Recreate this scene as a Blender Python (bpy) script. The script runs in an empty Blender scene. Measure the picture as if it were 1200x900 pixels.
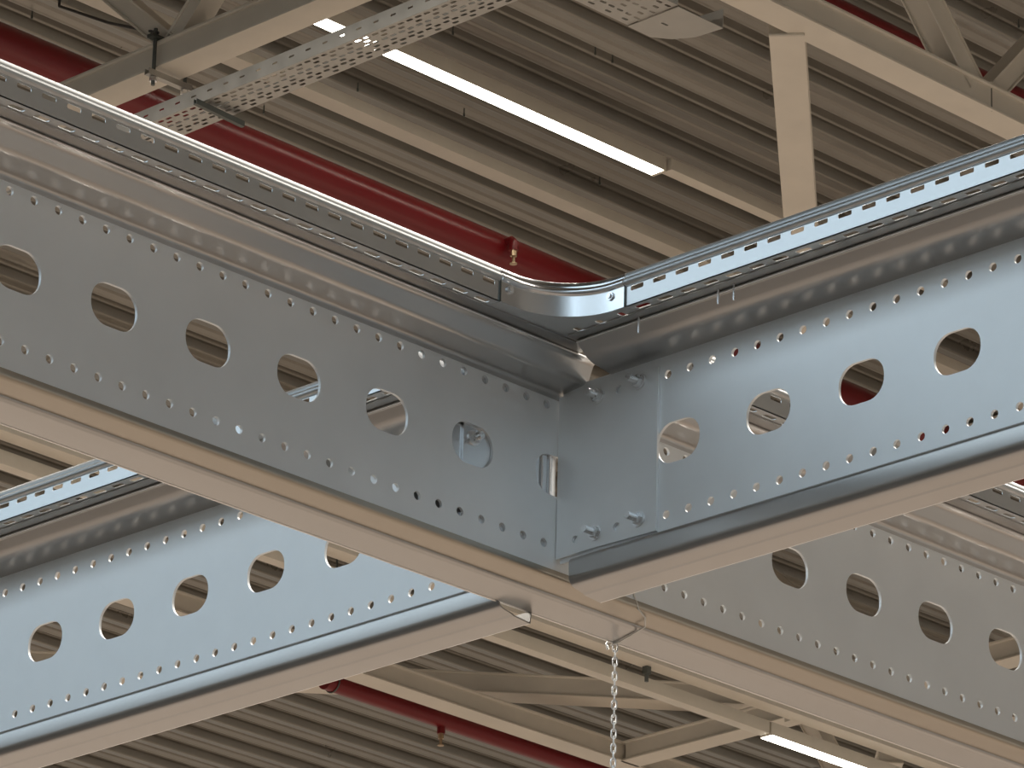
import bpy, bmesh, math, random
from mathutils import Vector, Matrix
S = bpy.context.scene
COL = S.collection
random.seed(7)

# ------------------------------------------------------------------ camera, world, exposure, big lights
cam_d = bpy.data.cameras.new('camera'); cam = bpy.data.objects.new('camera', cam_d); COL.objects.link(cam)
yaw, pitch, roll = 0.783349064, 0.376034366, 0.0254301092
fw = Vector((math.cos(pitch)*math.cos(yaw), math.cos(pitch)*math.sin(yaw), math.sin(pitch)))
rt = Vector((math.sin(yaw), -math.cos(yaw), 0)); up = rt.cross(fw)
r2 = math.cos(roll)*rt + math.sin(roll)*up; u2 = -math.sin(roll)*rt + math.cos(roll)*up
cam.matrix_world = Matrix(((r2.x, u2.x, -fw.x, -3.70496628), (r2.y, u2.y, -fw.y, -4.35440704), (r2.z, u2.z, -fw.z, 1.6), (0, 0, 0, 1)))
cam_d.sensor_width = 36; cam_d.lens = 6121.69727*36/1200; cam_d.clip_end = 300
S.camera = cam

wd = bpy.data.worlds.new('world'); S.world = wd; wd.use_nodes = True
bg = wd.node_tree.nodes['Background']; bg.inputs[0].default_value = (0.70, 0.87, 1.0, 1); bg.inputs[1].default_value = 2.3

S.view_settings.view_transform = 'Standard'; S.view_settings.look = 'None'
S.view_settings.gamma = 1; S.view_settings.use_curve_mapping = False
S.view_settings.exposure = 0.0

def area(name, loc, rot, sx, sy, power, color):
    d = bpy.data.lights.new(name, 'AREA'); d.shape = 'RECTANGLE'; d.size = sx; d.size_y = sy
    d.energy = power; d.color = color
    o = bpy.data.objects.new(name, d); o.location = loc; o.rotation_euler = rot; COL.objects.link(o); return o
# added unseen rows of fill lamps under the roof, nearer than and beyond the part of the roof in the frame
for xx, yy, ll in ((14, -0.8, 22), (14, 2.5, 22), (2.8, 8.0, 4), (2.8, 14.0, 4), (2.8, 11.0, 4), (14, 20.5, 30), (14, 25.5, 30)):
    area('fill_lamp_row', (xx, yy, 9.25), (0, 0, 0), ll, 0.25, (50 if ll > 5 else 90)*ll, (1.0, 0.94, 0.85))

# ------------------------------------------------------------------ materials
def mat(name, color, metallic=0.0, rough=0.5, var=0.06, scale=6.0, rvar=0.06, stretch=None, bump=0.0, spec=0.5):
    m = bpy.data.materials.new(name); m.use_nodes = True
    nt = m.node_tree; N = nt.nodes; L = nt.links
    b = N['Principled BSDF']; b.inputs['Metallic'].default_value = metallic
    b.inputs['Specular IOR Level'].default_value = spec
    tc = N.new('ShaderNodeTexCoord'); mp = N.new('ShaderNodeMapping'); L.new(tc.outputs['Object'], mp.inputs[0])
    if stretch: mp.inputs['Scale'].default_value = stretch
    n = N.new('ShaderNodeTexNoise'); n.inputs['Scale'].default_value = scale; n.inputs['Detail'].default_value = 5
    L.new(mp.outputs[0], n.inputs['Vector'])
    r = N.new('ShaderNodeValToRGB'); L.new(n.outputs['Fac'], r.inputs[0])
    r.color_ramp.elements[0].position = 0.3; r.color_ramp.elements[1].position = 0.7
    r.color_ramp.elements[0].color = tuple(max(0, c*(1-var)) for c in color)+(1,)
    r.color_ramp.elements[1].color = tuple(min(1, c*(1+var)) for c in color)+(1,)
    L.new(r.outputs[0], b.inputs['Base Color'])
    mr = N.new('ShaderNodeMapRange'); L.new(n.outputs['Fac'], mr.inputs[0])
    mr.inputs[1].default_value = 0.3; mr.inputs[2].default_value = 0.7
    mr.inputs[3].default_value = max(0.02, rough-rvar); mr.inputs[4].default_value = min(1, rough+rvar)
    L.new(mr.outputs[0], b.inputs['Roughness'])
    if bump:
        bp = N.new('ShaderNodeBump'); bp.inputs['Strength'].default_value = bump; bp.inputs['Distance'].default_value = 0.002
        L.new(n.outputs['Fac'], bp.inputs['Height']); L.new(bp.outputs[0], b.inputs['Normal'])
    return m
def emit(name, color, strength):
    m = bpy.data.materials.new(name); m.use_nodes = True
    b = m.node_tree.nodes['Principled BSDF']; b.inputs['Base Color'].default_value = (.8, .8, .8, 1)
    b.inputs['Emission Color'].default_value = color+(1,); b.inputs['Emission Strength'].default_value = strength
    return m
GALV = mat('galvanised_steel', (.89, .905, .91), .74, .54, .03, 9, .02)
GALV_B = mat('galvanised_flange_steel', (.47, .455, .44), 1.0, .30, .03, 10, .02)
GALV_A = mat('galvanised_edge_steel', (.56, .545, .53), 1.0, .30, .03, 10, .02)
GALV_T = mat('galvanised_tan_reflection', (.43, .385, .325), 1.0, .30, .03, 10, .02)  # browner copy of the steel, tan floor reflection put into the colour
BEAD = mat('painted_bend_highlight', (.93, .91, .89), 1.0, .34, .02, 20, .02)  # pale metal for added beads, a painted highlight along bends and edges
BRIGHT = mat('bright_zinc_steel', (.74, .75, .76), 1.0, .22, .05, 20, .05)
TRAYM = mat('tray_zinc_steel', (.70, .71, .71), 1.0, .36, .03, 18, .01)
BOLTM = mat('bolt_zinc', (.92, .93, .94), 1.0, .28, .03, 60, .02)
CREAM = mat('cream_paint', (.66, .605, .515), 0.0, .42, .05, 5, .06)
DECKM = mat('deck_coated_steel', (.285, .268, .235), 0.55, .33, .08, 3, .06)
RAILM = mat('white_rail_paint', (.66, .61, .52), 0.0, .4, .04, 8, .05)
REDM = mat('red_pipe_paint', (.17, .007, .010), 0.0, .32, .04, 3, .03)
TRAY_DULL = mat('dull_tray_steel', (.44, .43, .40), .9, .42, .05, 12, .03)
RIMM = mat('tray_rim_steel', (.54, .55, .55), 1.0, .46, .03, 18, .01)
BRASS = mat('sprinkler_brass', (.55, .42, .28), 1.0, .35)
DARK = mat('dark_steel', (.12, .13, .12), 0.6, .45)
RUBBER = mat('black_cable_sheath', (.025, .025, .025), 0.0, .6)
NYLON = mat('translucent_tie_nylon', (.85, .82, .76), 0.0, .4)
FLOORM = mat('hall_floor_concrete', (.37, .31, .265), 0.0, .45, .12, .5, .08)
PLINTH = mat('dark_wall_panel', (.40, .38, .35), 0.0, .6, .06, .6)
DARKFLOOR = mat('dark_floor_reflection', (.07, .06, .05), 0.0, .5, .08, .6)  # made-up dark floor tone that darkens the cross beam's reflections
WALLM = mat('hall_wall_panel', (.64, .65, .65), 0.0, .6, .06, .6)
FRAME = mat('added_rooflight_grey', (.35, .36, .37), 0.3, .5)
LED = emit('led_diffuser', (1.0, .96, .80), 11.0)

# ------------------------------------------------------------------ helpers
def finish(name, bm, m, parent=None, smooth=28, recalc=True):
    if recalc: bmesh.ops.recalc_face_normals(bm, faces=bm.faces)
    me = bpy.data.meshes.new(name); bm.to_mesh(me); bm.free()
    if smooth:
        for p in me.polygons: p.use_smooth = True
        me.set_sharp_from_angle(angle=math.radians(smooth))
    me.materials.append(m)
    o = bpy.data.objects.new(name, me); COL.objects.link(o)
    if parent:
        o.parent = parent
        o.matrix_parent_inverse = Matrix.Translation(parent.location).inverted() @ Matrix()
    return o
def link_mesh(name, me, parent=None, loc=(0, 0, 0)):
    o = bpy.data.objects.new(name, me); COL.objects.link(o); o.location = loc
    if parent:
        o.parent = parent; o.matrix_parent_inverse = Matrix.Translation(parent.location).inverted()
    return o
def thing(name, label, cat, loc=(0, 0, 0), group=None):
    o = bpy.data.objects.new(name, None); o.empty_display_size = .1; COL.objects.link(o); o.location = loc
    o['label'] = label; o['category'] = cat
    if group: o['group'] = group
    return o
def tag(o, label, cat, group=None):
    o['label'] = label; o['category'] = cat
    if group: o['group'] = group
    return o
def struct(o): o['kind'] = 'structure'; return o
def box_bm(bm, a, b, bev=0.0):
    g = bmesh.ops.create_cube(bm, size=1)
    for v in g['verts']:
        v.co = Vector([(a[i]+b[i])/2 + v.co[i]*(b[i]-a[i]) for i in range(3)])
    if bev:
        es = list({e for v in g['verts'] for e in v.link_edges})
        bmesh.ops.bevel(bm, geom=es, offset=bev, segments=2, affect='EDGES', profile=.7)
def box(name, a, b, m, parent=None, bev=0.0):
    bm = bmesh.new(); box_bm(bm, a, b, bev); return finish(name, bm, m, parent)
def bar_bm(bm, p, q, w, h, upv=(0, 0, 1), bev=0.0):
    p, q = Vector(p), Vector(q); d = (q-p); L = d.length; d.normalize()
    s = d.cross(Vector(upv)).normalized(); t = s.cross(d).normalized()
    g = bmesh.ops.create_cube(bm, size=1); mid = (p+q)/2
    for v in g['verts']:
        c = v.co.copy(); v.co = mid + d*(c.x*L) + s*(c.y*w) + t*(c.z*h)
    if bev:
        es = list({e for v in g['verts'] for e in v.link_edges})
        bmesh.ops.bevel(bm, geom=es, offset=bev, segments=3, affect='EDGES')
def bar(name, p, q, w, h, m, parent=None, bev=0.0, upv=(0, 0, 1)):
    bm = bmesh.new(); bar_bm(bm, p, q, w, h, upv, bev); return finish(name, bm, m, parent)
def tube_bm(bm, pts, r, n=10, closed=False):
    pts = [Vector(p) for p in pts]; rings = []; N = len(pts); prev = None
    for i, p in enumerate(pts):
        if closed: d = (pts[(i+1) % N]-pts[i-1]).normalized()
        else: d = (pts[min(i+1, N-1)]-pts[max(i-1, 0)]).normalized()
        if prev is None:
            a = Vector((0, 0, 1)) if abs(d.z) < .9 else Vector((1, 0, 0)); s = d.cross(a).normalized()
        else:
            s = (prev - d*prev.dot(d)).normalized()
        prev = s; t = d.cross(s)
        rings.append([bm.verts.new(p + s*(r*math.cos(2*math.pi*k/n)) + t*(r*math.sin(2*math.pi*k/n))) for k in range(n)])
    for i in range(N if closed else N-1):
        a, b = rings[i], rings[(i+1) % N]
        for k in range(n): bm.faces.new((a[k], a[(k+1) % n], b[(k+1) % n], b[k]))
    if not closed:
        bm.faces.new(rings[0][::-1]); bm.faces.new(rings[-1])
def tube(name, pts, r, m, parent=None, n=10, closed=False):
    bm = bmesh.new(); tube_bm(bm, pts, r, n, closed); return finish(name, bm, m, parent, 40)

def fillet(pts, rr, n=4):
    """round the inner corners of a 2D polyline; rr one radius or a list"""
    out = [pts[0]]
    for i in range(1, len(pts)-1):
        a, b, c = Vector(pts[i-1]), Vector(pts[i]), Vector(pts[i+1])
        r = rr[i-1] if isinstance(rr, (list, tuple)) else rr
        d1 = (a-b); d2 = (c-b); l = min(r, d1.length*.45, d2.length*.45)
        if l < 1e-5: out.append(tuple(b)); continue
        p, q = b+d1.normalized()*l, b+d2.normalized()*l
        for k in range(n+1):
            t = k/n; out.append(tuple((1-t)**2*p + 2*t*(1-t)*b + t*t*q))
    out.append(pts[-1]); return out
def offset(pts, t):
    P = [Vector(p) for p in pts]; out = []
    for i, p in enumerate(P):
        d1 = (p-P[i-1]).normalized() if i else None
        d2 = (P[i+1]-p).normalized() if i < len(P)-1 else None
        d1 = d1 or d2; d2 = d2 or d1
        n1 = Vector((-d1.y, d1.x)); n2 = Vector((-d2.y, d2.x)); m = (n1+n2).normalized()
        out.append(tuple(p + m*(t/max(.4, m.dot(n1)))))
    return out
def sweep(name, prof, t, path, m, parent=None, smooth=28):
    """thin sheet: 2D profile (o,z) given thickness t, swept through frames [(origin, odir)]"""
    a = prof; b = offset(prof, t); bm = bmesh.new(); rows = []
    for org, od in path:
        org = Vector(org); od = Vector(od)
        ra = [bm.verts.new(org + od*o + Vector((0, 0, z))) for o, z in a]
        rb = [bm.verts.new(org + od*o + Vector((0, 0, z))) for o, z in b]
        rows.append((ra, rb))
    n = len(a)
    for (a0, b0), (a1, b1) in zip(rows, rows[1:]):
        for k in range(n-1):
            bm.faces.new((a0[k], a0[k+1], a1[k+1], a1[k])); bm.faces.new((b0[k], b1[k], b1[k+1], b0[k+1]))
        bm.faces.new((a0[0], a1[0], b1[0], b0[0])); bm.faces.new((a0[-1], b0[-1], b1[-1], a1[-1]))
    for ra, rb in (rows[0], rows[-1]):
        for k in range(n-1): bm.faces.new((ra[k], rb[k], rb[k+1], ra[k+1]))
    return finish(name, bm, m, parent, smooth)
def pathA(x0, x1, z): return [((x0, 0, z), (0, -1, 0)), ((x1, 0, z), (0, -1, 0))]
def pathB(y0, y1, z): return [((XB, y0, z), (-1, 0, 0)), ((XB, y1, z), (-1, 0, 0))]

def plate_data(outer, holes, t, bevel=0.0):
    """perforated plate filled by a 2D curve; returns verts and faces in (u,v,w)"""
    cu = bpy.data.curves.new('tmp', 'CURVE'); cu.dimensions = '2D'; cu.fill_mode = 'BOTH'; cu.extrude = t/2
    for loop in [outer]+holes:
        s = cu.splines.new('POLY'); s.points.add(len(loop)-1); s.use_cyclic_u = True
        for p, c in zip(s.points, loop): p.co = (c[0], c[1], 0, 1)
    o = bpy.data.objects.new('tmp', cu); COL.objects.link(o)
    bpy.context.view_layer.update()
    me = bpy.data.meshes.new_from_object(o.evaluated_get(bpy.context.evaluated_depsgraph_get()))
    V = [tuple(v.co) for v in me.vertices]; F = [tuple(p.vertices) for p in me.polygons]
    bpy.data.objects.remove(o); bpy.data.curves.remove(cu); bpy.data.meshes.remove(me)
    return V, F
def circle(u, v, r, n=14): return [(u+r*math.cos(2*math.pi*k/n), v+r*math.sin(2*math.pi*k/n)) for k in range(n)]
def slot(u, v, w, h, r, n=6):
    out = []
    for cx, cy, a0 in ((w/2-r, h/2-r, 0), (-w/2+r, h/2-r, 90), (-w/2+r, -h/2+r, 180), (w/2-r, -h/2+r, 270)):
        for k in range(n+1):
            a = math.radians(a0+90*k/n); out.append((u+cx+r*math.cos(a), v+cy+r*math.sin(a)))
    return out
def rect(u0, v0, u1, v1): return [(u0, v0), (u1, v0), (u1, v1), (u0, v1)]
def modules(name, data, us, half, fmap, m, parent, smooth=28):
    """repeat a plate module at every u in us; inner joints between modules are dropped"""
    V, F = data; bm = bmesh.new()
    keep = []
    for f in F:
        if all(abs(abs(V[i][0])-half) < 1e-6 for i in f) and (len({round(V[i][0], 5) for i in f}) == 1): continue
        keep.append(f)
    for u in us:
        vs = [bm.verts.new(fmap(u+x, y, z)) for x, y, z in V]
        for f in keep:
            try: bm.faces.new([vs[i] for i in f])
            except ValueError: pass
    bmesh.ops.remove_doubles(bm, verts=bm.verts, dist=1e-5)
    return finish(name, bm, m, parent, smooth)
def plate(name, outer, holes, t, fmap, m, parent):
    V, F = plate_data(outer, holes, t); bm = bmesh.new()
    vs = [bm.verts.new(fmap(*v)) for v in V]
    for f in F: bm.faces.new([vs[i] for i in f])
    bmesh.ops.remove_doubles(bm, verts=bm.verts, dist=1e-6)
    return finish(name, bm, m, parent)

Z0 = 1.6 + 2.33450026      # level of the slot row of the beams
XB = 0.757                 # web plane of the cross beam
PB = 0.15055

# ------------------------------------------------------------------ setting: floor, walls, roof deck
X0, X1, Y0, Y1 = -15.0, 33.6, -10.0, 33.0
struct(box('floor', (-.8, Y0, -.2), (X1, Y1, 0), FLOORM))
struct(box('floor', (X0, Y0, -.2), (-.8, Y1, 0), DARKFLOOR))  # unseen dark half, added for the cross beam flanges to mirror
struct(box('wall_right', (X1, Y0, 0), (X1+.2, Y1, 10.6), WALLM))
struct(box('wall_back', (X0, Y1, 0), (X1, Y1+.2, 10.6), WALLM))
struct(box('wall_front', (X0, Y0-.2, 0), (X1, Y0, 10.6), WALLM))
struct(box('wall_left', (X0-.2, Y0, 0), (X0, Y1, 10.6), PLINTH))
ZD = 10.4; RP = .2844; HD = .085
# added rooflight opening, unseen, put where the cross beam webs mirror it: x X0..RX, y RY0..RY1
RX = X0 + 8.1; SY0 = 8.742 - 4*RP*20; j0, j1 = 4, 30
RY0, RY1 = SY0 + j0*4*RP, SY0 + j1*4*RP
bm = bmesh.new()
box_bm(bm, (RX, Y0, ZD+HD+.004), (X1, Y1, ZD+HD+.16)); box_bm(bm, (X0, Y0, ZD+HD+.004), (RX, RY0-.034, ZD+HD+.16)); box_bm(bm, (X0, RY1-.034, ZD+HD+.004), (RX, Y1, ZD+HD+.16))
ceil = struct(finish('ceiling', bm, DECKM, None, 0))
bm = bmesh.new()
for k in range(9): box_bm(bm, (X0+k*1.0, RY0, ZD+.10), (X0+k*1.0+.05, RY1, ZD+.16))
for k in range(8): box_bm(bm, (X0, RY0+k*2.1, ZD+.10), (RX, RY0+k*2.1+.05, ZD+.16))
struct(finish('added_rooflight', bm, FRAME))  # glazing bars of the added rooflight, out of view
prof = []
for k in range(4):
    y = k*RP
    prof += [(y-.030, HD), (y-.018, HD*.60), (y-.010, HD*.54), (y-.012, HD*.42), (y, 0), (y+.010, -.0035), (y+.022, 0), (y+.058, .001), (y+.066, .010), (y+.076, .010), (y+.084, .001), (y+.122, 0), (y+.132, -.0035), (y+.144, 0), (y+.172, HD)]
prof.append((4*RP-.030, HD))
LS = 8.1
pf = fillet(prof, .004, 2)
bm = bmesh.new()
ra = [bm.verts.new((0, y, z)) for y, z in pf]; rb = [bm.verts.new((LS+.08, y, z+.0015)) for y, z in pf]
for k in range(len(pf)-1): bm.faces.new((ra[k], rb[k], rb[k+1], ra[k+1]))
sheet = finish('deck_sheet', bm, DECKM, None, 20, recalc=False); sheet_me = sheet.data
bpy.data.objects.remove(sheet)
jy0 = SY0
for j in range(42):
    yb = jy0 + j*4*RP
    if yb < Y0 or yb + 4*RP > Y1: continue
    for i in range(6):
        if i == 0 and j0 <= j < j1: continue
        link_mesh('deck_sheet', sheet_me, ceil, (X0 + i*LS + (0 if j % 2 else 0), yb, ZD + (.001 if i % 2 else 0)))

def roof_screw(x, y, z=ZD):
    bm = bmesh.new(); tube_bm(bm, [(x, y, z+.004), (x, y, z-.026)], .0028, 6); tube_bm(bm, [(x, y, z-.02), (x, y, z-.034)], .0045, 6)
    finish('roof_screw', bm, DARK, ceil)
for x, y in ((9.705, 9.128), (9.792, 9.40), (9.814, 9.70), (9.716, 9.69), (9.72, 8.60), (9.819, 8.60), (9.234, 9.99), (10.653, 9.46), (8.023, 10.02), (9.217, 8.89), (9.338, 9.55), (10.63, 7.2)):
    roof_screw(x, y)

# ------------------------------------------------------------------ perforated beams
WT = .004
def web_holes(): 
    hs = [slot(0, 0, .0725, .0545, .0255, 8)]
    for k in (-1.5, -.5, .5, 1.5):
        for v in (.0935, -.0945): hs.append(circle(k*.0375, v, .0058))
    return hs
# -- main beam, left to right
XA0, XA1 = -1.875, 4.275
beamA = thing('perforated_beam', 'long galvanised steel beam with a row of oblong slots, running from the upper left down to the lower right', 'beam', (0, 0, Z0), 'perforated mezzanine beams')
dA = plate_data(rect(-.075, -.137, .075, .113), web_holes(), WT)
modules('web', dA, [.15*i for i in range(-12, 29)], .075, lambda u, v, w: (u, WT/2+w, Z0+v), GALV, beamA)
topA = fillet([(.0004, .1035), (.0006, .1125), (.0425, .1165), (.0530, .1415), (.060, .1435), (.060, .1465), (0.0, .1465)], [.008, .006, .004, .006, .002, .002], 4)
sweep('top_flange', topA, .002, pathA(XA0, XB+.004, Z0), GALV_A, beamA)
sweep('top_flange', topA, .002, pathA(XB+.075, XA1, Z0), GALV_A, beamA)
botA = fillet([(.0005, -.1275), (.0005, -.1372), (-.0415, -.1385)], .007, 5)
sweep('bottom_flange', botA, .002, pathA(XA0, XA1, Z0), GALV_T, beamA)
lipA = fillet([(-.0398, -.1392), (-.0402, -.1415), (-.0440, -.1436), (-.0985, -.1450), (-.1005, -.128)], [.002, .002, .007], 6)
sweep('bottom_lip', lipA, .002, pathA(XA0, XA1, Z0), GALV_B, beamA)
tube('highlight_bead', [(XA0, .0412, Z0-.1400), (XA1, .0412, Z0-.1400)], .0021, BEAD, beamA, 12)  # added bead, paints the bright line along the flange step
tube('highlight_bead', [(XA0, .0992, Z0-.1455), (XA1, .0992, Z0-.1455)], .0013, BEAD, beamA, 10)
tube('highlight_bead', [(XA0, -.0598, Z0+.1440), (XB+.004, -.0598, Z0+.1440)], .0011, BEAD, beamA, 10)
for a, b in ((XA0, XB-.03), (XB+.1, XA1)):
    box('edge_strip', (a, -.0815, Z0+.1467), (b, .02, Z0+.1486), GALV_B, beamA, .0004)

# -- cross beam in front and its continuation behind
topB = fillet([(0, .119), (.043, .1255), (.0615, .1425), (.0645, .1435), (.0645, .1465), (0, .1465)], [.012, .004, .006, .002, .002], 4)
botB = fillet([(0, -.117), (.0085, -.1215), (.0080, -.1455), (.003, -.1525), (-.006, -.1545), (-.017, -.1565), (-.0195, -.1580), (-.0485, -.1605), (-.0505, -.145)], [.004, .003, .007, .003, .004, .002, .002, .002], 4)
dB = plate_data(rect(-PB/2, -.118, PB/2, .120), [[(u, v) for u, v in h] for h in web_holes()], WT)
def beamB(name, label, cs, y0, y1, ytop, ybot, near):
    t = thing(name, label, 'beam', (XB, y0, Z0), 'perforated mezzanine beams')
    fm = lambda u, v, w: (XB+WT/2+w, u, Z0+v)
    modules('web', dB, cs, PB/2, fm, GALV, t)
    e = max(cs)+PB/2 if near else min(cs)-PB/2
    plate('web_end', rect(min(e, y0), -.118, max(e, y0), .120), [], WT, fm, GALV, t)
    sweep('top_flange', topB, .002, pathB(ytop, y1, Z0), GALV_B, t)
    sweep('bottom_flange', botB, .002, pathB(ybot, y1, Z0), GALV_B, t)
    tube('highlight_bead', [(XB+.0492, ybot, Z0-.1609), (XB+.0492, y1, Z0-.1609)], .0014, BEAD, t, 10)
    tube('highlight_bead', [(XB+.0180, ybot, Z0-.1577), (XB+.0180, y1, Z0-.1577)], .0011, BEAD, t, 10)
    tube('highlight_bead', [(XB-.0640, ytop, Z0+.1440), (XB-.0640, y1, Z0+.1440)], .0011, BEAD, t, 10)
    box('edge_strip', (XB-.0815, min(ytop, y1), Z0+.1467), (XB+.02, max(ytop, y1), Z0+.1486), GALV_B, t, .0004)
    return t
YB = -.2058
nearB = beamB('perforated_beam', 'galvanised slotted cross beam rising from the bolted corner plate to the right edge', [YB-PB*i for i in range(0, 17)], -.0045, YB-PB*16.5, -.088, -.030, True)
farB = beamB('perforated_beam', 'bluish slotted cross beam at lower left, passing behind the long main beam', [YB+PB*i for i in range(3, 27)], .118, YB+PB*26.5, .118, .095, False)

# -- corner bracket with four bolts
brk = thing('corner_bracket', 'flat galvanised joint plate with four bolts at the meeting of the two beams', 'bracket', (XB-.004, -.09, Z0))
plate('plate', [(-.0008, -.112), (-.060, -.111), (-.1735, -.1135), (-.1735, .106), (-.0008, .108)], [circle(-.1060, .0925, .0058), circle(-.1060, -.0925, .0058), circle(-.034, -.0925, .005)],
      .004, lambda u, v, w: (XB-.0022+w, u, Z0+v), GALV, brk)
def bolt(parent, p, d, L=.020):
    p, d = Vector(p), Vector(d).normalized()
    bm = bmesh.new(); tube_bm(bm, [p-d*.003, p+d*L, p+d*(L+.0015)], .0046, 12)
    k = .003
    while k < L-.001: tube_bm(bm, [p+d*(k), p+d*(k+.0007)], .0051, 12); k += .0017
    o = finish('bolt', bm, BOLTM, parent)
    tube('washer', [p, p+d*.0018], .0105, BOLTM, o, 20)
    tube('nut', [p+d*.0018, p+d*.0085], .0078, BOLTM, o, 6)
for y, z in ((-.0705, .0928), (-.1415, .0940), (-.0695, -.0918), (-.1435, -.0912)):
    bolt(brk, (XB-.0043, y, Z0+z), (-1, 0, 0))
# -- back plate seen through the slots of the main beam near the corner
bk = thing('joint_plate', 'grey joint plate with one stud, seen through the last slots of the long beam', 'bracket', (.67, .006, Z0))
plate('plate', rect(.588, -.105, .7548, .105), [circle(.612, -.075, .005)], .003, lambda u, v, w: (u, .0058+w, Z0+v), BRIGHT, bk)
bm = bmesh.new()
for x in (.728, .742): tube_bm(bm, [(x, .0045, Z0-.1), (x, .0045, Z0+.1)], .003, 8)
finish('ridge', bm, BRIGHT, bk)
box('filler', (.50, .0076, Z0-.1), (.756, .010, Z0+.1), BRIGHT, bk)
bolt(bk, (.606, .0043, Z0+.012), (0, -1, 0), .014)

# -- drilling screws hanging under the cross beam's top flange
for y, zt, lb in ((-.201, .124, 'thin drilling screw poking down beside the dark flange, nearest the corner plate'),
              (-.335, .127, 'shorter drilling screw of the close pair under the dark flange, left one'),
              (-.361, .125, 'drilling screw of the close pair under the dark flange, right one')):
    x = XB-.070
    bm = bmesh.new(); tube_bm(bm, [(x, y, Z0+.1466), (x, y, Z0+zt+.003), (x, y, Z0+zt)], .0012, 8)
    for k in range(8): tube_bm(bm, [(x, y, Z0+zt+.003+k*.0017), (x, y, Z0+zt+.0036+k*.0017)], .0017, 8)
    tag(finish('drilling_screw', bm, BOLTM), lb, 'screw', 'drilling screws under the cross beam')

# ------------------------------------------------------------------ cable trays lying on the beams
TZ = Z0 + .1487; TO = .100; TW = .105; PT = .038
wall_d = plate_data(rect(-PT/2, 0, PT/2, .028), [slot(0, .0225, .0215, .0065, .0015, 2)], .0012)
base_d = plate_data(rect(-PT/2, 0, PT/2, TW), [slot(0, .0115, .0225, .0085, .003, 3), slot(0, .05, .0215, .006, .0019, 3), slot(0, .085, .0215, .006, .0019, 3)], .0012)
rim = fillet([(0, .027), (0, .0285), (.0042, .0305), (.0042, .0345), (.0005, .037), (.0005, .0405), (-.0015, .0455), (-.008, .0455), (-.009, .041)], .0016, 3)
def tray(label, along, a0, a1, phase=0.0):
    """straight tray; along 'A' (x) or 'B' (y)"""
    t = thing('cable_tray', label, 'cable tray', ((a0, -TO, TZ) if along == 'A' else (XB-TO, a0, TZ)), 'perforated trays on the beams')
    n = int(abs(a1-a0)/PT); lo = a0 if a1 > a0 else a0-PT*n
    us = [lo+PT*(i+.5) for i in range(n)]; hi = lo+PT*n
    if along == 'A':
        fw_ = lambda u, v, w: (u, -TO+.0006+w, TZ+v); fb = lambda u, v, w: (u, -TO+v, TZ+.0006+w)
        pa = [((lo, -TO, TZ), (0, -1, 0)), ((hi, -TO, TZ), (0, -1, 0))]; pr = [((lo, -TO+TW, TZ), (0, 1, 0)), ((hi, -TO+TW, TZ), (0, 1, 0))]
    else:
        fw_ = lambda u, v, w: (XB-TO+.0006+w, u, TZ+v); fb = lambda u, v, w: (XB-TO+v, u, TZ+.0006+w)
        pa = [((XB-TO, lo, TZ), (-1, 0, 0)), ((XB-TO, hi, TZ), (-1, 0, 0))]; pr = [((XB-TO+TW, lo, TZ), (1, 0, 0)), ((XB-TO+TW, hi, TZ), (1, 0, 0))]
    modules('side_wall', wall_d, us, PT/2, fw_, TRAYM, t)
    modules('base', base_d, us, PT/2, fb, TRAYM, t)
    sweep('rim', rim, -.0012, pa, RIMM, t)
    sweep('rear_wall', [(0, .0013), (0, .027), (0, .0455), (-.006, .0455)], -.0012, pr, TRAYM, t)
    return t
SEAM = .541; SB = -.206
tray('perforated cable tray lying along the main beam, left of the curved corner piece', 'A', SEAM-.0005, SEAM-PT*62)
tray('perforated cable tray lying on the right-hand cross beam, from the corner to the right edge', 'B', SB-.0005, SB-PT*56)
tray('short visible stretch of perforated tray at the right edge, below the cross beam', 'A', XB+.13, XB+.13+PT*88)
tray('brightly lit perforated tray on the lower-left cross beam behind the main beam', 'B', .13, .13+PT*95)
# curved corner
cor = thing('corner_tray', 'smooth shiny curved corner piece joining the two perforated trays', 'cable tray', (XB-TO, -TO, TZ))
R = .088; cx, cy = XB-TO-R, -TO-R
arc = [((SEAM+.0005, 0), (0, -1))]
pth = [((SEAM+.0005, -TO, TZ), (0, -1, 0)), ((SEAM+.012, -TO, TZ), (0, -1, 0))]
for k in range(0, 25):
    a = math.radians(90-90*k/24)
    pth.append(((cx+R*math.cos(a), cy+R*math.sin(a), TZ), (-math.cos(a), -math.sin(a), 0)))
pth += [((XB-TO, SB+.012, TZ), (-1, 0, 0)), ((XB-TO, SB+.0005, TZ), (-1, 0, 0))]
sweep('curved_wall', [(0.0003, 0), (0.0003, .028)], -.0012, pth, BRIGHT, cor, 40)
sweep('rim', [(a+.0004, b) for a, b in rim], -.0012, pth, BRIGHT, cor, 40)
edge = [(p[0].x if hasattr(p[0], 'x') else p[0][0], p[0][1]) for p in pth]
hol = [slot(0, 0, .0085, .0225, .003, 3) for _ in range(3)]
hol = [[(XB-TO+.0205+v, SB+.02+i*.038+u) for u, v in h] for i, h in enumerate(hol)]
plate('base', edge + [(XB-.052, SB+.0005), (XB-.052, -.052), (SEAM+.0005, -.052)], hol, .0012, lambda u, v, w: (u, v, TZ+.0007+w), TRAYM, cor)
for p, d in (((SEAM+.016, -TO-.0009, TZ+.020), (0, -1, 0)), ((XB-TO-.0009, SB+.024, TZ+.020), (-1, 0, 0))):
    p, d = Vector(p), Vector(d)
    bm = bmesh.new(); tube_bm(bm, [p, p+d*.0016, p+d*.003], .0055, 14); tube_bm(bm, [p+d*.002, p+d*.0048], .0032, 6)
    finish('coupling_screw', bm, BOLTM, cor)
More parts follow.
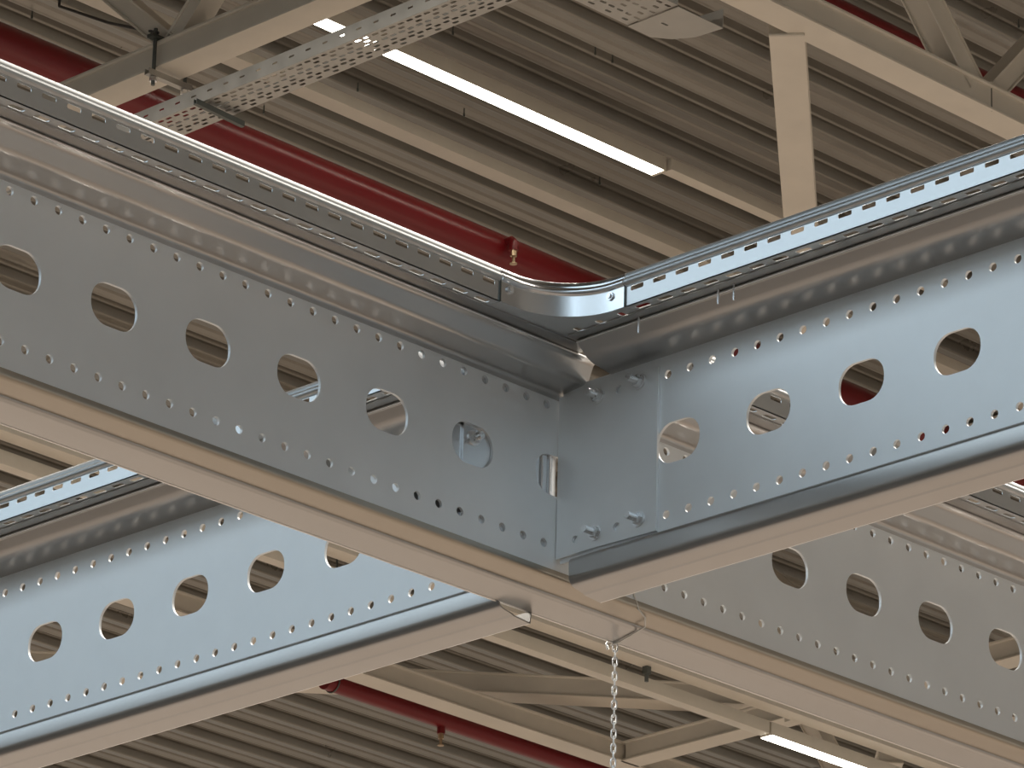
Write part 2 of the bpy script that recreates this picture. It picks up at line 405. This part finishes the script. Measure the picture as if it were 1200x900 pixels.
# seam lips
box('seam_lip', (SEAM-.001, -TO-.0018, TZ), (SEAM+.001, -TO+.001, TZ+.036), DARK, cor)
box('seam_lip', (XB-TO-.0018, SB-.001, TZ), (XB-TO+.001, SB+.001, TZ+.036), DARK, cor)

# ------------------------------------------------------------------ chain and tie hanging from the main beam
CX, CY = .967, .0965
ch = thing('hanging_chain', 'thin steel link chain hanging straight down from the main beam', 'chain', (CX, CY, Z0-.145))
def link_me(rot):
    bm = bmesh.new(); pts = []
    hl, hw = .0058, .0030
    for k in range(16):
        a = 2*math.pi*k/16; c, s = math.cos(a), math.sin(a)
        u, v = hw*c, (hl if s >= 0 else -hl)*.45 + s*hw*1.25
        if rot: pts.append((0.0007*c, u, v))
        else: pts.append((u*.72, -u*.72, v))
    if rot: pts = [(p[1]*.72, p[1]*.72, p[2]) for p in pts]
    tube_bm(bm, pts, .0011, 7, True)
    o = finish('link', bm, BOLTM, None, 40); me = o.data; bpy.data.objects.remove(o); return me
LM = [link_me(0), link_me(1)]
for k in range(34):
    link_mesh('link', LM[k % 2], ch, (CX, CY, Z0-.1525-k*.0098))
tube('hook', [(CX, CY, Z0-.149), (CX-.001, CY-.0005, Z0-.143), (CX-.006, CY+.004, Z0-.1415), (CX-.0095, CY+.007, Z0-.149), (CX-.008, CY+.006, Z0-.156)], .0013, BOLTM, ch, 8)
tag(tube('cable_tie', [(.897, -.0012, Z0-.118), (.906, -.002, Z0-.1385), (.925, .004, Z0-.1435), (.944, .022, Z0-.1465), (.962, .083, Z0-.1485), (.965, .102, Z0-.1488)], .0011, NYLON), 'pale thin cable tie pulled over the main beam flange above the chain', 'cable tie')

# ------------------------------------------------------------------ roof steelwork
ZC = 9.2
def chord(par, name, p, q, s=.1): return bar(name, p, q, s, s, CREAM, par, .012)
tr = thing('roof_truss', 'cream box-section roof truss crossing the upper left corner above the tray', 'truss', (7.0675, 8, ZC))
chord(tr, 'bottom_chord', (7.0675, 6.28, ZC+.052), (7.0675, 18.5, ZC+.052)); chord(tr, 'top_chord', (7.0675, 6.28, ZD-.052), (7.0675, 18.5, ZD-.052))
for a, b in ((8.05, 7.0), (8.05, 9.2), (10.4, 9.25), (10.4, 11.5), (12.6, 11.55), (12.6, 13.7), (14.8, 13.8), (14.8, 15.9)):
    bar('diagonal', (7.0675, a, ZC+.09), (7.0675, b, ZD-.08), .07, .07, CREAM, tr, .008)
tr = thing('roof_truss', 'cream box-section roof truss across the upper right corner with a zigzag node', 'truss', (9, 6.211, ZC))
chord(tr, 'bottom_chord', (2.2, 6.211, ZC+.052), (16, 6.211, ZC+.052)); chord(tr, 'top_chord', (2.2, 6.211, ZD-.052), (16, 6.211, ZD-.052))
for n0 in (5.06, 7.2, 9.16, 11.2, 13.2, 15.0):
    bar('diagonal', (n0-.06, 6.211, ZC+.09), (n0-1.0, 6.211, ZD-.08), .084, .084, CREAM, tr, .008)
    bar('diagonal', (n0+.06, 6.211, ZC+.09), (n0+1.0, 6.211, ZD-.08), .075, .075, CREAM, tr, .008)
bar('splice_line', (9.185, 6.1605, ZC+.002), (9.185, 6.1605, ZC+.1), .004, .003, DARK, tr, upv=(0, 1, 0))
tag(bar('roof_brace', (8.247, 6.282, ZC+.046), (12.85, 10.112, ZC+.046), .1, .09, CREAM, None, .01), 'cream brace running down from the upper right truss behind the cross beam tray', 'brace')
tag(bar('roof_brace', (8.3, 16.745, 9.45), (15.2, 10.73, 9.45), .13, .1, CREAM, None, .01), 'dim cream brace lying almost level behind the hanging chain', 'brace')
tr = thing('roof_truss', 'cream far truss chord below the left cross beam, sloping towards the chain foot', 'truss', (12.5, 12.36, ZC))
chord(tr, 'bottom_chord', (8.0, 12.36, ZC+.052), (20, 12.36, ZC+.052)); chord(tr, 'top_chord', (8.0, 12.36, ZD-.052), (20, 12.36, ZD-.052))
for n0 in (9.2, 15.8, 17.9):
    bar('diagonal', (n0-.06, 12.36, ZC+.09), (n0-1.0, 12.36, ZD-.08), .08, .08, CREAM, tr, .008)
    bar('diagonal', (n0+.06, 12.36, ZC+.09), (n0+1.0, 12.36, ZD-.08), .08, .08, CREAM, tr, .008)
tr = thing('roof_truss', 'cream far truss chord at lower right behind the lit lamp', 'truss', (13.9, 11, ZC))
chord(tr, 'bottom_chord', (13.9, 7.2, ZC+.052), (13.9, 12.30, ZC+.052)); chord(tr, 'top_chord', (13.9, 7.2, ZD-.052), (13.9, 12.3, ZD-.052))
for a, b in ((10.9, 9.9), (10.7, 11.8), (8.9, 9.8)):
    bar('diagonal', (13.9, a, ZC+.09), (13.9, b, ZD-.08), .08, .08, CREAM, tr, .008)
box('gusset_plate', (13.838, 10.55, ZC-.02), (13.848, 11.25, ZC+.2), CREAM, tr, .002)
for yb, zb in ((10.72, .02), (10.9, .02), (11.1, .02)):
    tube('gusset_bolt', [(13.84, yb, ZC+zb), (13.815, yb, ZC+zb)], .018, DARK, tr, 6)
tag(bar('roof_brace', (14.55, 11.2, ZC-.01), (18.2, 14.9, ZC-.01), .1, .09, CREAM, None, .01), 'cream brace stub below the lit lamp at the lower right corner', 'brace')

# ------------------------------------------------------------------ lamps on rails
def lamp(label, x0, x1, y, z, w=.072, rail=(None, None)):
    t = thing('strip_lamp', label, 'lamp', ((x0+x1)/2, y, z), 'strip lamps under the roof')
    box('housing', (x0, y-w/2, z-.003), (x1, y+w/2, z+.06), RAILM, t, .004)
    box('diffuser', (x0+.005, y-w/2+.0015, z-.006), (x1-.005, y+w/2-.0015, z+.004), LED, t, .004)
    box('end_cap', (x1-.004, y-w/2-.002, z-.007), (x1+.012, y+w/2+.002, z+.06), RAILM, t, .003)
    return t
lamp('lit strip lamp at top centre between the tray and the truss', 8.43, 10.442, 8.93, 10.2)
lamp('lit strip lamp at the bottom edge right of the chain', 13.285, 15.7, 10.872, 8.9)
def rail(label, x0, x1, y, z, w, h):
    t = thing('mounting_rail', label, 'rail', (x0, y, z), 'pale rails under the roof')
    box('profile', (x0, y-w/2, z), (x1, y+w/2, z+h), RAILM, t, .004)
    x = x0+.6
    while x < 0*x1:
        bar('hanger', (x, y, z+h), (x, y, max(z+h+.1, ZD-.002)), .005, .005, RAILM, t); x += 3.0
    return t
rail('pale rail continuing right from the lit strip lamp at top centre', 10.46, 17, 8.90, 10.2, .06, .05)
rail('wide pale rail below the top centre lamp, ending behind the right tray', 4.2, 16, 9.455, 10.2, .085, .05)
rail('pale rail leading to the lit lamp at the bottom', 7.3, 13.27, 10.865, 8.9, .06, .06)
rail('second pale rail above the bottom lamp rail, with a dark gap between', 7.3, 17.5, 10.735, 8.97, .09, .06)
bm = bmesh.new(); box_bm(bm, (-.014, -.03, -.05), (.014, .0, 0), .003); tube_bm(bm, [(0, -.015, -.05), (0, -.015, -.085)], .009, 8)
o = finish('rail_clip', bm, DARK); o.location = (12.36, 10.77, 8.985); tag(o, 'small clip under the second bottom rail, right of the chain', 'clip')

# ------------------------------------------------------------------ red sprinkler pipes
def pipe(label, x0, x1, y, z, r, heads=(), cat='pipe', near=False):
    t = thing('sprinkler_pipe', label, cat, (x0, y, z), 'red sprinkler pipes')
    tube('pipe', [(x0, y, z), (x1, y, z)], r, REDM, t, 28)
    y_, z_ = y, z
    for x in heads:
        if near:        # outlet on the side of the pipe: a short elbow, then the head
            tube('elbow', [(x, y_-r+.01, z_+.02), (x, y_-r-.025, z_+.02), (x, y_-r-.034, z_+.01), (x, y_-r-.036, z_-.01)], .017, REDM, t, 12)
            y, z = y_-r-.036, z_+r
        tube('outlet', [(x, y, z-r+.01), (x, y, z-r-.03)], .02, REDM, t, 14)
        bm = bmesh.new(); tube_bm(bm, [(x, y, z-r-.03), (x, y, z-r-.055)], .014, 10); tube_bm(bm, [(x, y, z-r-.055), (x, y, z-r-.085)], .007, 8)
        tube_bm(bm, [(x, y, z-r-.085), (x, y, z-r-.089)], .016, 12)
        finish('sprinkler_head', bm, BRASS, t)
    y, z = y_, z_
    for x in (x0+.05, x1-1):
        bm = bmesh.new()
        tube_bm(bm, [(x, y+(r+.004)*math.cos(2*math.pi*k/20), z+(r+.004)*math.sin(2*math.pi*k/20)) for k in range(20)], .004, 6, True)
        tube_bm(bm, [(x, y, z+r), (x, y, ZD)], .005, 6)
        finish('pipe_hanger', bm, DARK, t)
    return t
pipe('thick red pipe crossing behind the upper left trays and the tray corner', 2, 19, 9.505, 9.9, .075, (10.09,), near=True)
pipe('thin red pipe at the upper right behind the truss chord', 3, 18, 6.985, 9.9, .045)
pipe('shaded red pipe low in the frame, below the far truss chord', 12.15, 18, 12.62, 9.255, .045, (12.92,))

# ------------------------------------------------------------------ upper cable trays with small perforations
def roof_tray(label, along, a0, a1, c0, c1, z, h=.058, pitch=.04):
    t = thing('perforated_tray', label, 'cable tray', ((c0, a0, z) if along == 'B' else (a0, c0, z)), 'perforated trays hung below the roof')
    W = c1-c0; rows = 6; hs = []
    for r in range(rows):
        v = W*(r+.75)/(rows+.5); sh = 0 if r % 2 else pitch/2
        if r % 2: hs.append(slot(0, v, .027, .0115, .005, 2))
        else:
            hs.append(slot(-pitch/2, v, .027, .0115, .005, 2)); hs.append(slot(pitch/2, v, .027, .0115, .005, 2))
    n = int((a1-a0)/(2*pitch))
    d = plate_data(rect(-pitch, 0, pitch, W), hs, .0015)
    dw = plate_data(rect(-pitch, 0, pitch, h), [slot(0, h*.55, .025, .007, .003, 2)], .0015)
    us = [a0+2*pitch*(i+.5) for i in range(n)]
    if along == 'B':
        modules('base', d, us, pitch, lambda u, v, w: (c0+v, u, z+w), TRAY_DULL, t, 20)
        for c in (c0, c1): modules('side_wall', dw, us, pitch, lambda u, v, w, c=c: (c+w, u, z+v), TRAY_DULL, t, 20)
    else:
        modules('base', d, us, pitch, lambda u, v, w: (u, c0+v, z+w), TRAY_DULL, t, 20)
        for c in (c0, c1): modules('side_wall', dw, us, pitch, lambda u, v, w, c=c: (u, c+w, z+v), TRAY_DULL, t, 20)
    return t
roof_tray('perforated cable tray hung below the upper left truss', 'B', 4.4, 14.0, 6.866, 7.010, 8.9)
t2 = roof_tray('perforated cable tray ending at the top edge, right of centre', 'A', 3.53, 7.53, 6.118, 6.342, 9.0)
o = plate('end_plate', [(7.532, 6.118), (7.532, 6.342), (7.64, 6.342), (7.70, 6.30), (7.74, 6.23), (7.75, 6.118)], [slot(7.60, 6.24, .03, .009, .004, 2)], .002, lambda u, v, w: (u, v, 8.996+w), TRAY_DULL, t2)
sweep('end_wall', [(0, 0), (0, .07)], .002, [((7.64, 6.342, 8.996), (0, 1, 0)), ((7.70, 6.30, 8.996), (.7, .7, 0)), ((7.74, 6.23, 8.996), (.9, .4, 0)), ((7.75, 6.118, 8.996), (1, 0, 0))], TRAY_DULL, t2)
def tray_support(label, x0, x1, y, z, rods):
    t = thing('tray_support', label, 'bracket', (x0, y, z), 'tray supports')
    sweep('channel', [(-.008, .02), (-.008, 0), (.008, 0), (.008, .02)], .003, [((x0, y, z-.022), (0, 1, 0)), ((x1, y, z-.032), (0, 1, 0))], DARK, t)
    for x in rods:
        tube('rod', [(x, y, z-.055), (x, y, ZD)], .006, DARK, t, 8); tube('nut', [(x, y, z-.045), (x, y, z-.032)], .013, BOLTM, t, 6)
    return t
tray_support('dark channel bracket under the upper left tray, near its lower end', 6.83, 7.05, 7.67, 8.898, ())
ts = tray_support('dark hanger bracket over the end of the top edge tray', 7.6, 7.66, 6.08, 9.16, (7.63,))
box('block', (7.595, 6.05, 9.14), (7.675, 6.15, 9.22), DARK, ts, .005)
# clamp on the truss chord
cl = thing('beam_clamp', 'threaded rod clamp with a short steel channel gripping the upper left truss chord', 'clamp', (6.995, 8.08, ZC))
tube('rod', [(6.995, 8.083, ZC-.07), (6.995, 8.083, ZC+.145)], .007, DARK, cl, 8)
tube('rod', [(7.14, 8.083, ZC-.06), (7.14, 8.083, ZC+.145)], .007, DARK, cl, 8)
sweep('channel', [(-.012, .022), (-.012, 0), (.012, 0), (.012, .022)], .003, [((6.965, 8.083, ZC-.038), (0, 1, 0)), ((7.165, 8.083, ZC-.038), (0, 1, 0))], TRAY_DULL, cl)
for x in (6.995, 7.14):
    tube('nut', [(x, 8.083, ZC-.056), (x, 8.083, ZC-.040)], .014, BOLTM, cl, 6)
bar('top_bar', (6.97, 8.083, ZC+.112), (7.165, 8.083, ZC+.112), .03, .012, DARK, cl)
tag(tube('slack_cable', [(6.995, 8.07, ZC+.125), (7.25, 8.64, 9.635), (7.496, 9.219, 9.975), (7.505, 9.235, 10.12), (7.51, 9.25, 10.375)], .0055, RUBBER, None, 8), 'thin black cable running from the truss clamp up to the top left edge', 'cable')
